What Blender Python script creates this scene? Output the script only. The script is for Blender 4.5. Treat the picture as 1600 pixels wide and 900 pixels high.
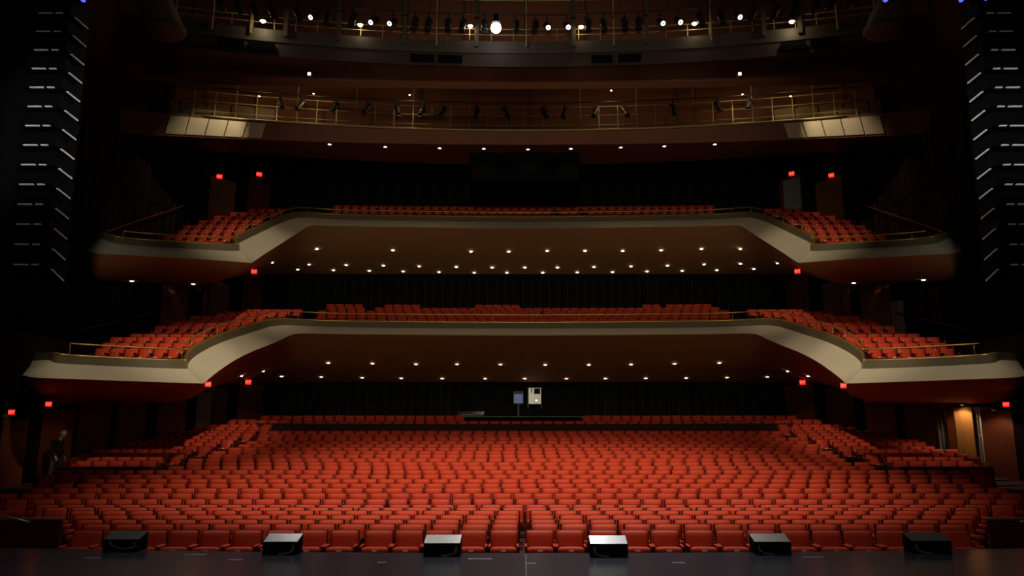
import bpy, bmesh, math, random
import numpy as np
from mathutils import Vector, Matrix
from mathutils.bvhtree import BVHTree
random.seed(7)
for _o in list(bpy.data.objects): bpy.data.objects.remove(_o)
SC = bpy.context.scene
COL = SC.collection
# ------------------------------------------------------------------ camera
F = 1200.0                                   # focal length in pixels of the 1600 px frame
PIT = math.atan2(240, 1200)                  # camera tilted up
CP, SP = math.cos(PIT), math.sin(PIT)
CX, CZ = 820.0, 1.6
cam = bpy.data.cameras.new('camera'); camo = bpy.data.objects.new('camera', cam); COL.objects.link(camo)
camo.location = (0, 0, CZ); camo.rotation_euler = (math.pi/2 + PIT, 0, 0)
cam.sensor_width = 36; cam.lens = 36*F/1600; cam.shift_x = -(CX-800)/1600
cam.clip_start = .1; cam.clip_end = 300
SC.camera = camo
# ------------------------------------------------------------------ world, big lights, exposure
SC.view_settings.view_transform = 'Standard'; SC.view_settings.look = 'None'
SC.view_settings.exposure = 0.0; SC.view_settings.gamma = 1.0; SC.view_settings.use_curve_mapping = False
W = bpy.data.worlds.new('World'); SC.world = W; W.use_nodes = True
W.node_tree.nodes['Background'].inputs[0].default_value = (1, .72, .5, 1)
W.node_tree.nodes['Background'].inputs[1].default_value = .004
def lamp(kind, name, loc, target, energy, color=(1, .86, .68), size=1.0, spot=60, blend=.6, size_y=None, parent=None):
    l = bpy.data.lights.new(name, kind); l.energy = energy; l.color = color
    if kind == 'AREA':
        l.size = size
        if size_y: l.shape = 'RECTANGLE'; l.size_y = size_y
    else:
        l.shadow_soft_size = size
    if kind == 'SPOT':
        l.spot_size = math.radians(spot); l.spot_blend = blend
    o = bpy.data.objects.new(name, l); COL.objects.link(o); o.location = loc
    if target is not None:
        o.rotation_euler = (Vector(target)-Vector(loc)).to_track_quat('-Z', 'Y').to_euler()
    if parent: o.parent = parent
    return o
WARM = (1, .83, .62)
# unseen house, bridge and catwalk lamps, with added fill lamps among them
lamp('SPOT', 'house_or_fill_spot', (0, 17, 25), (0, 23, 0), 20500, WARM, .4, 56, .8)
lamp('SPOT', 'house_or_fill_spot', (0, 3, 18), (0, 22, .5), 4300, WARM, .4, 46, 1.0)
lamp('SPOT', 'house_or_fill_spot', (0, -2, 12), (0, 40, 9.5), 5200, WARM, .4, 50, .6)
for _s in (-1, 1):
    lamp('SPOT', 'house_or_fill_spot', (_s*5, 13, 23), (_s*15, 29.8, 1.5), 6000, WARM, .25, 20, .6)
    lamp('SPOT', 'house_or_fill_spot', (-_s*4, 4, 17), (_s*11.9, 29.5, 5.0), 18000, WARM, .25, 15, 1.0)
    lamp('SPOT', 'house_or_fill_spot', (-_s*4, 4, 21), (_s*12.2, 34, 10.4), 18000, WARM, .25, 12.5, 1.0)
    lamp('SPOT', 'array_fill_spot', (_s*2, 2, 5), (_s*7.8, 11.7, 6.6), 3000, (1, .96, .9), .1, 15, 1.0)  # added spot that brightens the white strips of the arrays
    lamp('SPOT', 'canopy_spot', (_s*13.6, 34.3, 18.9), (_s*15.6, 36.5, 17.1), 480, (1, .82, .55), .05, 58, .8)
lamp('SPOT', 'house_or_fill_spot', (3, 2, 8.5), (-16, 26.8, 1.7), 2600, WARM, .1, 4, .8)  # added narrow spot on the standing person, no such lamp known
lamp('SPOT', 'house_or_fill_spot', (0, .5, 3.4), (0, 42, 9.5), 2400, (1, .76, .5), .5, 44, .8)  # added low spot to lift the balcony soffits
lamp('AREA', 'stage_fill', (0, -3, 10), (0, 24, 5), 200, (1, .85, .68), 8, size_y=3)  # added soft fill for all surfaces facing the stage

# ------------------------------------------------------------------ helpers
def P(x, y, Y):
    """point at world depth Y seen at pixel x, y of the photograph"""
    v = y-450; d = Vector((x-CX, F*CP+v*SP, F*SP-v*CP))
    return Vector((0, 0, CZ)) + d*(Y/d.y)
def ray(x, y):
    v = y-450; return Vector((x-CX, F*CP+v*SP, F*SP-v*CP)).normalized()
def diry(y): return F*CP+(y-450)*SP
def zat(y, Y): return CZ+Y*(F*SP-(y-450)*CP)/diry(y)
def ground(x, y, z=0.0):
    d = ray(x, y); return Vector((0, 0, CZ))+d*((z-CZ)/d.z)
def lerp(a, b, t): return a+(b-a)*t
def interp(x, tab):
    for (a, b), (c, d) in zip(tab, tab[1:]):
        if x <= c: return b+(d-b)*max(0, (x-a))/(c-a) if c > a else d
    return tab[-1][1]

def mat(name, col, rough=.6, metal=0.0, var=.12, scale=8, emit=0, ecol=None, spec=.5, bump=0, stretch=None):
    m = bpy.data.materials.new(name); m.use_nodes = True
    nt = m.node_tree; b = nt.nodes['Principled BSDF']
    b.inputs['Roughness'].default_value = rough; b.inputs['Metallic'].default_value = metal
    b.inputs['Specular IOR Level'].default_value = spec
    tc = nt.nodes.new('ShaderNodeTexCoord'); no = nt.nodes.new('ShaderNodeTexNoise')
    no.inputs['Scale'].default_value = scale; no.inputs['Detail'].default_value = 4
    if stretch:
        mp = nt.nodes.new('ShaderNodeMapping'); mp.inputs['Scale'].default_value = stretch
        nt.links.new(tc.outputs['Object'], mp.inputs[0]); nt.links.new(mp.outputs[0], no.inputs['Vector'])
    else:
        nt.links.new(tc.outputs['Object'], no.inputs['Vector'])
    mx = nt.nodes.new('ShaderNodeMix'); mx.data_type = 'RGBA'
    mx.inputs[6].default_value = tuple(c*(1-var) for c in col)+(1,)
    mx.inputs[7].default_value = tuple(min(1, c*(1+var)) for c in col)+(1,)
    nt.links.new(no.outputs[0], mx.inputs[0]); nt.links.new(mx.outputs[2], b.inputs['Base Color'])
    if bump:
        bp = nt.nodes.new('ShaderNodeBump'); bp.inputs['Strength'].default_value = bump
        nt.links.new(no.outputs[0], bp.inputs['Height']); nt.links.new(bp.outputs[0], b.inputs['Normal'])
    if emit:
        b.inputs['Emission Color'].default_value = tuple(ecol or col)+(1,)
        b.inputs['Emission Strength'].default_value = emit
    return m
M = dict(
    red=mat('red_upholstery', (.56, .05, .016), .75, var=.1, scale=60, bump=.05, spec=.3),
    shell=mat('dark_red_shell', (.06, .009, .006), .65, spec=.2),
    redside=mat('deep_red_side_cloth', (.085, .008, .005), .8, spec=.2),
    frame=mat('seat_metal', (.025, .015, .013), .45),
    plate=mat('pale_plate', (.8, .74, .62), .35),
    stage=mat('stage_black', (.022, .031, .054), .22, var=.2, scale=1.3, spec=.5),
    tape=mat('grey_tape', (.16, .16, .17), .6),
    ytape=mat('yellow_tape', (.3, .24, .06), .6),
    carpet=mat('dark_carpet', (.035, .008, .006), .95, var=.2),
    tread=mat('balcony_carpet', (.04, .012, .008), .95),
    fascia=mat('pale_plaster', (.58, .52, .38), .6, var=.06, scale=.8),
    parapet=mat('parapet_shade', (.12, .095, .045), .6, var=.1, scale=1),  # shade on the upper fascia band put into its colour
    soffit=mat('brown_soffit', (.54, .31, .12), .7, var=.08, scale=.5),
    soffitr=mat('red_brown_soffit', (.66, .26, .075), .7, var=.08, scale=.5),
    brass=mat('brass', (.62, .36, .1), .35, metal=.7, var=.1),
    darkwall=mat('dark_wall', (.008, .008, .01), .9, var=.3, scale=.7, spec=.1),
    slat=mat('dark_slat', (.02, .016, .013), .7, var=.3, spec=.2),
    sidewall=mat('dark_side_wall', (.012, .006, .005), .9, var=.3, scale=.6, spec=.1),
    sideslat=mat('red_brown_slat', (.034, .015, .01), .7, var=.4, spec=.2),
    wood=mat('red_wood', (.2, .045, .018), .55, var=.3, scale=3, stretch=(6, 6, .5)),
    door=mat('orange_wood', (.4, .17, .04), .45, var=.2, scale=3, stretch=(6, 6, .5)),
    pale=mat('pale_grey_paint', (.42, .4, .34), .5),
    black=mat('black_paint', (.012, .012, .013), .45, var=.2),
    blackcloth=mat('black_cloth', (.004, .004, .005), .95, spec=.05),
    speaker=mat('speaker_black', (.0035, .0035, .004), .7, var=.15, scale=30, spec=.03),
    speakertop=mat('speaker_top_sheen', (.2, .2, .19), .3, metal=.5, var=.1, scale=20),  # paler than the black cabinet, to carry the lamp sheen on top
    metal=mat('pale_metal', (.75, .75, .72), .35, metal=.6),
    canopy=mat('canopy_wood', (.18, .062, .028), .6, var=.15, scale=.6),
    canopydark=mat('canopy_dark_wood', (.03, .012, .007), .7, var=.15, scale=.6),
    backing=mat('backing_wood', (.22, .075, .035), .65, var=.15, scale=.7),
    deck=mat('catwalk_deck', (.04, .034, .022), .7, var=.15),
    duct=mat('duct_grey', (.1, .075, .055), .7),
    rail=mat('olive_rail', (.3, .24, .1), .45, metal=.2),
    post=mat('post_dark', (.05, .042, .028), .6),
    panel=mat('pale_reflector', (.62, .55, .38), .5, var=.12, scale=1.2),
    drape=mat('tan_drape', (.1, .07, .03), .8),
    pipe=mat('black_pipe', (.012, .012, .014), .5, metal=.3),
    bulb=mat('lamp_white', (1, .95, .88), .3, emit=7, ecol=(1, .93, .82)),
    big=mat('work_lamp_white', (1, .97, .95), .3, emit=14, ecol=(1, .96, .92)),
    lens=mat('lens_dark', (.03, .03, .05), .1),
    lenslit=mat('lens_lit', (1, 1, 1), .3, emit=2.6, ecol=(1, .98, .94)),
    blue=mat('lens_blue', (.1, .12, .9), .3, emit=1.2, ecol=(.12, .14, 1)),
    exitred=mat('exit_red', (.9, .02, .015), .4, emit=1.1, ecol=(1, .015, .01)),
    exitglow=mat('exit_letter', (1, .3, .25), .4, emit=2.0, ecol=(1, .16, .1)),
    screen=mat('screen_blue', (.01, .05, .14), .3, emit=.28, ecol=(.02, .14, .42)),
    paper=mat('lit_room', (.75, .72, .6), .6, emit=.32, ecol=(.8, .74, .55)),
    skin=mat('skin', (.5, .3, .2), .6), shirt=mat('black_shirt', (.012, .012, .013), .9),
    trouser=mat('grey_trousers', (.06, .05, .05), .9), hair=mat('pale_hair', (.62, .58, .46), .8),
    cable=mat('grey_cable', (.35, .35, .34), .4), gap=mat('gap_light_white', (.9, .9, .88), .5),
)
class MB:
    """collects shapes that become ONE mesh object"""
    def __init__(s): s.v = []; s.f = []; s.sm = []
    def add(s, vs, fs, smooth=False):
        n = len(s.v); s.v += [tuple(p) for p in vs]; s.f += [tuple(n+i for i in f) for f in fs]; s.sm += [smooth]*len(fs); return s
    def box(s, x0, x1, y0, y1, z0, z1, mx=None):
        vs = [Vector((x, y, z)) for x in (x0, x1) for y in (y0, y1) for z in (z0, z1)]
        if mx is not None: vs = [mx @ p for p in vs]
        return s.add(vs, [(0, 1, 3, 2), (4, 6, 7, 5), (0, 4, 5, 1), (2, 3, 7, 6), (0, 2, 6, 4), (1, 5, 7, 3)])
    def rbox(s, x0, x1, y0, y1, z0, z1, r, seg=2, mx=None, smooth=True):
        bm = bmesh.new(); bmesh.ops.create_cube(bm, size=1)
        for v in bm.verts: v.co = Vector((lerp(x0, x1, v.co.x+.5), lerp(y0, y1, v.co.y+.5), lerp(z0, z1, v.co.z+.5)))
        bmesh.ops.bevel(bm, geom=list(bm.edges), offset=r, segments=seg, profile=.5, affect='EDGES')
        bm.verts.index_update()
        vs = [v.co.copy() for v in bm.verts]; fs = [[v.index for v in f.verts] for f in bm.faces]; bm.free()
        if mx is not None: vs = [mx @ p for p in vs]
        return s.add(vs, fs, smooth)
    def prism(s, quad, d):
        """quad of points extruded by vector d"""
        q = [Vector(p) for p in quad]; n = len(q); d = Vector(d)
        return s.add(q+[p+d for p in q], [tuple(range(n))[::-1], tuple(range(n, 2*n))]+[(i, (i+1) % n, n+(i+1) % n, n+i) for i in range(n)])
    def tube(s, pts, r, n=8, r2=None):
        pts = [Vector(p) for p in pts]; vs = []; fs = []; k = len(pts)
        for i, p in enumerate(pts):
            t = (pts[min(i+1, k-1)]-pts[max(i-1, 0)]).normalized()
            a = t.cross(Vector((0, 0, 1)))
            if a.length < .1: a = t.cross(Vector((0, 1, 0)))
            a.normalize(); b = t.cross(a); rr = r if r2 is None else lerp(r, r2, i/(k-1))
            vs += [p+(a*math.cos(2*math.pi*j/n)+b*math.sin(2*math.pi*j/n))*rr for j in range(n)]
        for i in range(k-1):
            fs += [(i*n+j, i*n+(j+1) % n, (i+1)*n+(j+1) % n, (i+1)*n+j) for j in range(n)]
        fs += [tuple(range(n))[::-1], tuple(range((k-1)*n, k*n))]
        return s.add(vs, fs, n > 4)
    def lathe(s, prof, n=20, mx=None):
        """profile of (radius, z), closed by its own end points"""
        vs = [Vector((r*math.cos(2*math.pi*j/n), r*math.sin(2*math.pi*j/n), z)) for r, z in prof for j in range(n)]
        fs = [(i*n+j, i*n+(j+1) % n, (i+1)*n+(j+1) % n, (i+1)*n+j) for i in range(len(prof)-1) for j in range(n)]
        fs += [tuple(range(n))[::-1], tuple(range((len(prof)-1)*n, len(prof)*n))]
        if mx is not None: vs = [mx @ p for p in vs]
        return s.add(vs, fs, True)
    def grid(s, rows, smooth=True):
        n = len(rows[0]); return s.add([p for r in rows for p in r], [(i*n+j, i*n+j+1, (i+1)*n+j+1, (i+1)*n+j) for i in range(len(rows)-1) for j in range(n-1)], smooth)
    def pillow(s, w, h, t, mx, nu=8, nv=6, back=.02):
        """padded rectangle in local XZ, bulging to -Y"""
        vs = []; fs = []
        for a in range(nu+1):
            for b in range(nv+1):
                u = -1+2*a/nu; v = -1+2*b/nv
                u = math.copysign(abs(u)**.7, u); v = math.copysign(abs(v)**.7, v)
                k = ((1-abs(u)**5)*(1-abs(v)**5))**.5
                k = .22+.78*k
                vs.append(Vector((u*w/2*(1-.03*abs(v)**4), -t*k, v*h/2*(1-.03*abs(u)**4))))
        m = nv+1
        fs = [(a*m+b, (a+1)*m+b, (a+1)*m+b+1, a*m+b+1) for a in range(nu) for b in range(nv)]
        ring = [a*m for a in range(nu+1)]+[nu*m+b for b in range(1, m)]+[a*m+nv for a in range(nu-1, -1, -1)]+[b for b in range(nv-1, 0, -1)]
        n0 = len(vs); vs += [Vector((vs[i].x, back, vs[i].z)) for i in ring]; k = len(ring)
        fs += [(ring[(i+1) % k], ring[i], n0+i, n0+(i+1) % k) for i in range(k)]+[tuple(n0+i for i in range(k))[::-1]]
        return s.add([mx @ p for p in vs], fs, True)
    def mesh(s, name, m):
        me = bpy.data.meshes.new(name); me.from_pydata(s.v, [], s.f); me.polygons.foreach_set('use_smooth', s.sm)
        for mm in (m if isinstance(m, (list, tuple)) else [m]): me.materials.append(mm)
        me.update(); return me
    def obj(s, name, m, parent=None, recalc=True):
        me = s.mesh(name, m)
        if recalc:
            bm = bmesh.new(); bm.from_mesh(me); bmesh.ops.recalc_face_normals(bm, faces=bm.faces); bm.to_mesh(me); bm.free()
        return link(name, me, parent)
def link(name, data, parent=None):
    o = bpy.data.objects.new(name, data); COL.objects.link(o)
    if parent: o.parent = parent
    return o
def tag(o, label, cat, group=None, kind=None):
    o['label'] = label; o['category'] = cat
    if group: o['group'] = group
    if kind: o['kind'] = kind
    return o
def thing(name, label, cat, loc=(0, 0, 0), rz=0, group=None):
    o = link(name, None); o.location = loc; o.rotation_euler = (0, 0, rz); return tag(o, label, cat, group)
def struct(name, mb, m, recalc=True):
    o = mb.obj(name, m, recalc=recalc); o['kind'] = 'structure'; return o
ONES = 'zeroth first second third fourth fifth sixth seventh eighth ninth tenth eleventh twelfth thirteenth fourteenth fifteenth sixteenth seventeenth eighteenth nineteenth'.split()
TENS = {2: ('twentieth', 'twenty'), 3: ('thirtieth', 'thirty'), 4: ('fortieth', 'forty'), 5: ('fiftieth', 'fifty')}
def nth(k):
    if k < 20: return ONES[k]
    t, u = divmod(k, 10); return TENS[t][0] if u == 0 else TENS[t][1]+'-'+ONES[u]
def polyhit(x, y, poly):
    """plan intersection of the sight line at x, y with a wall polyline given for X > 0"""
    k = abs(x-CX)/diry(y)                    # |X| / Y
    for (xa, ya), (xb, yb) in zip(poly, poly[1:]):
        fa, fb = xa-k*ya, xb-k*yb
        if fa >= 0 >= fb:
            t = fa/(fa-fb) if fa != fb else 0
            Y = lerp(ya, yb, t); return Vector((math.copysign(lerp(xa, xb, t), x-CX), Y, zat(y, Y)))
    Y = poly[-1][1]; return Vector((math.copysign(poly[-1][0], x-CX), Y, zat(y, Y)))

# ------------------------------------------------------------------ stage
def edgeY(X): return 11.78+.6*(X/8.2)**2
FLOOR0 = -.78
xs = [i*.5 for i in range(-36, 37)]
mb = MB()
mb.grid([[(x, -8, 0) for x in xs], [(x, edgeY(min(abs(x), 9)), 0) for x in xs]], False)
mb.grid([[(x, edgeY(min(abs(x), 9)), 0) for x in xs], [(x, edgeY(min(abs(x), 9)), -.12) for x in xs], [(x, edgeY(min(abs(x), 9))-.1, -.12) for x in xs], [(x, edgeY(min(abs(x), 9))-.1, FLOOR0-.05) for x in xs]], False)
struct('floor_stage', mb, M['stage'], False)
for i, (x, y, w, d, m) in enumerate([(367, 875, .2, .1, 'tape'), (145, 872, .22, .07, 'tape'), (305, 867, .32, .1, 'tape'), (597, 879, .12, .09, 'tape'),
        (829, 880.5, .14, .07, 'ytape'), (750, 873.5, .34, .09, 'tape'), (1060, 879.5, .18, .07, 'tape'), (1270, 871, .3, .08, 'tape'), (1518, 874, .1, .05, 'tape')]):
    g = ground(x, y)
    t = MB().box(g.x-w/2, g.x+w/2, g.y-d/2, g.y+d/2, .0005, .004).obj('floor_mark', M[m])
    tag(t, ['small pale tape patch on the stage behind the second wedge gap', 'faint tape patch just downstage of the leftmost black speaker', 'long faint tape patch between the two leftmost stage speakers',
            'small grey tape mark between the second and third stage speakers', 'short yellow tape mark beside the stage centre seam', 'grey outlined trap plate at right of the third stage speaker',
            'dark grey oval tape mark right of the brightest stage speaker', 'long faint tape patch right of the fifth stage speaker', 'tiny pale tape mark right of the rightmost stage speaker'][i], 'tape mark')
s = MB().box(.012, .022, 4, 11.7, .0005, .003).obj('floor_seam', M['tape']); tag(s, 'thin pale centre seam line running up the stage floor', 'seam')
for i, (x, y) in enumerate([(28, 866), (60, 858), (88, 864), (75, 869), (100, 860), (1571, 862), (1590, 857), (1566, 884), (1500, 866), (34, 891)]):
    g = ground(x, y); t = MB().lathe([(.012, .0005), (.016, .004), (.004, .008)], 7, Matrix.Translation(g)).obj('confetti_speck', M['tape'])
    tag(t, 'tiny pale scrap lying on the dark stage floor near its edge', 'scrap', 'scraps on the stage floor')

# ------------------------------------------------------------------ stalls seats
ROWY = [828.7, 819, 812, 805, 798, 793.2, 788.7, 780, 771, 763, 755.7, 748.7, 741.5, 734.5, 728, 722, 716, 710, 704.5, 699, 693.7, 688.7, 683, 678, 673, 668, 663, 657.5, 649]
ROWD = [13.5+.98*i for i in range(24)]+[37, 38, 39, 40.5, 43]
HB = .9                                           # top of a seat back above its floor
class Row:
    def __init__(s, i):
        s.i = i; s.y = ROWY[i]; s.D = ROWD[i]; c = lerp(-70, -20, min(1, i/7)); s.c = c; s.R = s.D-c; s.zc = zat(s.y, s.D)
    def Y(s, X): return math.sqrt(s.R**2-X*X)+s.c
    def ztop(s, X): return CZ+(s.zc-CZ)*s.Y(X)/s.D
    def X(s, px):
        X = 0
        for _ in range(12): X = (px-CX)*s.Y(X)/diry(s.y)
        return X
    def rz(s, X): return -math.asin(X/s.R)
ROWS = [Row(i) for i in range(len(ROWY))]
# floor that carries the rows
fl = []
uu = [-18+.6*i for i in range(61)]
def flz(r, X): return r.ztop(max(-16, min(16, X)))-HB
first = ROWS[0]
fl.append([(X, 11.6, flz(first, 0)) for X in uu])
fl.append([(X, first.Y(X)-.62, flz(first, X)) for X in uu])
for r in ROWS: fl.append([(X, r.Y(X)+.12, flz(r, X)) for X in uu])
fl.append([(X, 47.6, flz(ROWS[-1], X)) for X in uu])
struct('floor', MB().grid(fl), M['carpet'], False)

TILT = Matrix.Rotation(math.radians(-9), 4, 'X')
BACKM = Matrix.Translation((0, .085, .665)) @ TILT
def seat_meshes(lod):
    d = {}
    nu, nv = ((10, 8), (6, 5), (4, 4))[lod]
    d['backrest'] = MB().pillow(.468, .44, .085, BACKM, nu, nv).mesh('backrest', M['red'])
    b = MB()
    if lod < 2: w_ = .247 if lod == 0 else .261; b.rbox(-w_, w_, .006, .05, -.26, .236, .014, 1, BACKM, False)
    else: b.box(-.261, .261, .006, .05, -.26, .236, BACKM)
    d['back_shell'] = b.mesh('back_shell', M['shell'])
    cm = Matrix.Translation((0, -.15, .525)) @ Matrix.Rotation(math.radians(-33), 4, 'X') @ Matrix.Rotation(math.radians(-90), 4, 'X')
    c = MB()
    if lod < 2: c.pillow(.44, .44, .07, cm, nu, nv, .045)
    else: c.box(-.22, .22, -.36, .02, .45, .53)
    d['seat_cushion'] = c.mesh('seat_cushion', M['red'])
    d['number_plate'] = MB().box(-.04, .04, -.362, -.352, .605, .632).mesh('number_plate', M['plate'])
    for k, sx in enumerate((-1, 1)):
        a = MB()
        if lod < 2: a.rbox(sx*.236-.018, sx*.236+.018, -.34, .0, .655, .69, .01, 1)
        else: a.box(sx*.236-.018, sx*.236+.018, -.34, .0, .655, .69)
        d['armrest%d' % k] = a.mesh('armrest', M['red'] if lod == 0 else M['shell'])
        d['leg%d' % k] = MB().box(sx*.236-.014, sx*.236+.014, -.24, .02, 0, .654).mesh('leg', M['frame'])
    return d
SM = [seat_meshes(0), seat_meshes(1)]
PARTS = {0: ['backrest', 'back_shell', 'seat_cushion', 'number_plate', 'armrest0', 'armrest1', 'leg0', 'leg1'],
         1: ['backrest', 'back_shell', 'seat_cushion', 'armrest0', 'armrest1', 'leg0', 'leg1'], 2: ['backrest', 'back_shell', 'seat_cushion']}
def place_seat(X, Y, z, rz, label, group, lod):
    t = thing('theatre_seat', label, 'seat', (X, Y, z), rz, group)
    for p in PARTS[lod]:
        o = link(p.rstrip('01'), SM[0 if lod == 0 else 1][p], t)
        if p == 'number_plate': o['label'] = 'small white number plate'
    return t
BULK = []                                         # seats beyond the nearest three hundred: X, Y, floor z, rz
A_PX = [133, 184, 234.5, 284, 334, 384, 437, 487.5, 537, 591, 638.5, 686, 738.5, 787.5, 843.5, 891, 943, 992, 1040, 1093.5, 1142.5, 1191, 1245, 1294, 1343, 1394.5, 1445.5, 1496]
def row_px(i):
    if i == 0: return A_PX
    lim = {1: (117, 1518), 2: (98, 1548), 3: (107, 1560), 4: (88, 1550), 5: (60, 1560), 6: (36, 1590)}.get(i)
    return lim
pitch_of = lambda r: .541
n_ind = 0; counts = {}
for i, r in enumerate(ROWS):
    if i in (25, 26): continue                    # cross aisle
    if i == 0:
        Xs = [r.X(p) for p in A_PX]
    else:
        lim = row_px(i)
        if lim: xl, xr = r.X(lim[0]), r.X(lim[1])
        elif i <= 11: xl, xr = -12.9, 12.9
        elif i <= 13: xl = r.X(52 if i == 12 else 72); xr = -xl
        elif i <= 26: xl, xr = -11.85, 11.85
        else: xl, xr = (-13.4, 13.4) if i == 27 else (-14.3, 14.3)
        if i < 7:                                 # two blocks that meet in a narrow gap on the centre line
            Xs = []
            for sgn, lim_ in ((-1, -xl), (1, xr)):
                x = .36 if i < 5 else .27; k = 0
                while x < lim_-.2:
                    Xs.append(sgn*x); k += 1; x += .541+(.07 if (k+i) % 4 == 0 else 0)
            Xs.sort()
        else:
            rr = random.Random(i*7+1); off = rr.uniform(0, .5); pit = rr.uniform(.536, .558); n = int((xr-xl)/pit)
            Xs = [xl+.2+off+k*pit for k in range(n) if xl+.2+off+k*pit < xr-.1]
        if i >= 27: Xs = [x for x in Xs if abs(x) > (3.2 if i == 28 else 0)]
    for k, X in enumerate(Xs):
        z = r.ztop(X)-HB
        if n_ind < 300 and i < 8:
            lab = 'red upholstered theatre seat, %s row from the stage, %s from the left end' % (nth(i+1), nth(k+1))
            if i == 0: lab = 'red tip-up theatre seat in the front row at the stage edge, %s from the left' % nth(k+1)
            place_seat(X, r.Y(X), z, r.rz(X), lab, '%s stalls row of seats' % nth(i+1), 0 if i == 0 else 1 if i < 4 else 2); n_ind += 1
        else: BULK.append((X, r.Y(X), z, r.rz(X)))
# raised side blocks of the stalls
PT = [(720, 26.0, 705), (713.7, 27.0, 700), (708, 28.1, 682), (701.5, 29.3, 664), (697, 30.4, 645), (690.5, 31.6, 628), (686, 32.7, 608), (680.5, 33.9, 588), (676, 35, 566), (672.5, 36.1, 545), (667, 37.3, 525), (663, 38.4, 500), (655, 40.2, 458)]
par = {-1: MB(), 1: MB()}
for j, (y, Y, dxe) in enumerate(PT):
    z = zat(y, Y)-HB; xo = dxe*Y/diry(y)
    for sgn in (-1, 1):
        x = 12.45+.27*(j % 2)
        while x < xo+.1: BULK.append((sgn*x, Y, z, -sgn*.06)); x += .541
        y1 = PT[j+1][1]-.62 if j+1 < len(PT) else 46.6
        par[sgn].box(*sorted((sgn*12.05, sgn*17.15)), Y-.62, y1, z-1.0, z)
for sgn, nm in ((-1, 'floor_left'), (1, 'floor_right')):
    struct(nm, par[sgn], M['carpet'])
    zt = zat(720, 26)-.16; xa, xb = sorted((sgn*12.0, sgn*15.0))
    o = MB().rbox(xa, xb, 25.2, 25.32, zt-1.1, zt, .02, 1, None, False).obj('parapet_wall', M['shell']); tag(o, 'low dark parapet in front of the raised seat block at the %s of the stalls' % ('left' if sgn < 0 else 'right'), 'parapet')

zt = ROWS[27].zc-.17; _q = [(X, ROWS[27].Y(X)-.62, 0) for X in [lerp(-13.2, 13.2, i/24) for i in range(25)]]  # dark wall added to stand for the shaded fronts of the last rows
o = MB().grid([[(x, y, zt-1.2) for x, y, _ in _q], [(x, y, zt) for x, y, _ in _q], [(x, y+.12, zt) for x, y, _ in _q], [(x, y+.12, zt-1.2) for x, y, _ in _q]], False).obj('parapet_wall', M['carpet'], None, False)
tag(o, 'low dark parapet added for the shade before the last stalls rows', 'parapet')
# ------------------------------------------------------------------ balconies
def smooth_path(pts, n=4):
    pts = [Vector(p) for p in pts]; out = []
    for i in range(len(pts)-1):
        p0, p1, p2, p3 = pts[max(i-1, 0)], pts[i], pts[i+1], pts[min(i+2, len(pts)-1)]
        for k in range(n):
            t = k/n
            out.append(.5*((2*p1)+(p2-p0)*t+(2*p0-5*p1+4*p2-p3)*t*t+(3*p1-p0-3*p2+p3)*t**3))
    out.append(pts[-1]); return out
def both(path): return [Vector((-p.x, p.y, p.z)) for p in path[:0:-1]]+list(path)
BAL = {
 'lower': dict(
    edge=[(820, 524, 39), (890, 523.8, 38.97), (960, 523.4, 38.9), (1060, 522.6, 38.7), (1120, 521.8, 38.5), (1155, 521.0, 38.2), (1175, 521.5, 37.6), (1188, 524.5, 36.9), (1200, 530.5, 35.7), (1225, 541, 33.4), (1250, 551, 31.5), (1275, 564, 29.8), (1300, 581, 28.2), (1315, 593, 27.3), (1322, 598.7, 26.8), (1329, 599, 26.6), (1375, 597.5, 26.2), (1450, 595, 25.6), (1530, 592, 25), (1585, 590, 24.6), (1605, 586, 25.2), (1606, 590, 27.5)],
    wall=[(0, 46.9, 5.15), (2.2, 46.9, 5.15), (4.6, 46.9, 5.15), (7.8, 46.9, 5.15), (10, 46.9, 5.15), (11.6, 46.9, 5.15), (13, 46.9, 5.12), (14.2, 46.9, 5.1), (15.3, 46.7, 5.1), (16.0, 45, 4.95), (16.2, 43, 4.75), (16.35, 41.2, 4.5), (16.5, 39.8, 4.2), (16.55, 38.6, 3.85), (16.65, 37.6, 3.6), (16.75, 37, 3.45), (16.95, 35.5, 3.33), (17.05, 33, 3.2), (17.1, 30.5, 3.08), (17.15, 29, 2.98), (17.17, 28.5, 2.98), (17.2, 28, 3.0)],
    h1=[(0, .48), (10, .48), (20, .54), (40, .56)], h2=[(0, .33), (8, .33), (14, .3), (40, .26)], sag=.22, soff='soffitr', rail=.42, rail_from=4),
 'upper': dict(
    edge=[(820, 357, 41.5), (890, 356.4, 41.5), (960, 355.5, 41.4), (1060, 354, 41.2), (1120, 352.8, 41), (1147, 352, 40.7), (1160, 354.5, 40.2), (1175, 364, 39.2), (1200, 380, 37), (1225, 396, 34), (1239, 405.5, 32.2), (1247, 410.5, 31.2), (1254, 410.3, 31), (1325, 405, 30.4), (1400, 401, 29.8), (1450, 398, 29.4), (1488, 396, 29.1), (1505, 392, 29.8), (1502, 395, 31.5)],
    wall=[(0, 47.1, 11.9), (2.4, 47.1, 11.9), (4.8, 47.1, 11.9), (8, 47.1, 11.9), (10, 47.1, 11.9), (12, 47.1, 11.9), (13.2, 47.1, 11.9), (14.5, 46.9, 11.85), (16, 46, 11.6), (16.8, 44, 11.05), (17.2, 42, 10.4), (17.45, 40.5, 9.85), (17.6, 39.7, 9.6), (18, 37, 9.2), (18.4, 35, 8.85), (18.6, 33.5, 8.6), (18.5, 32.3, 8.5), (18.1, 31.8, 8.55), (17.9, 32, 8.7)],
    h1=[(0, .63), (10, .63), (20, .62), (40, .6)], h2=[(0, .31), (8, .31), (14, .3), (40, .27)], sag=.2, soff='soffit', rail=.3, rail_from=6),
}
SOFF = {}
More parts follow.
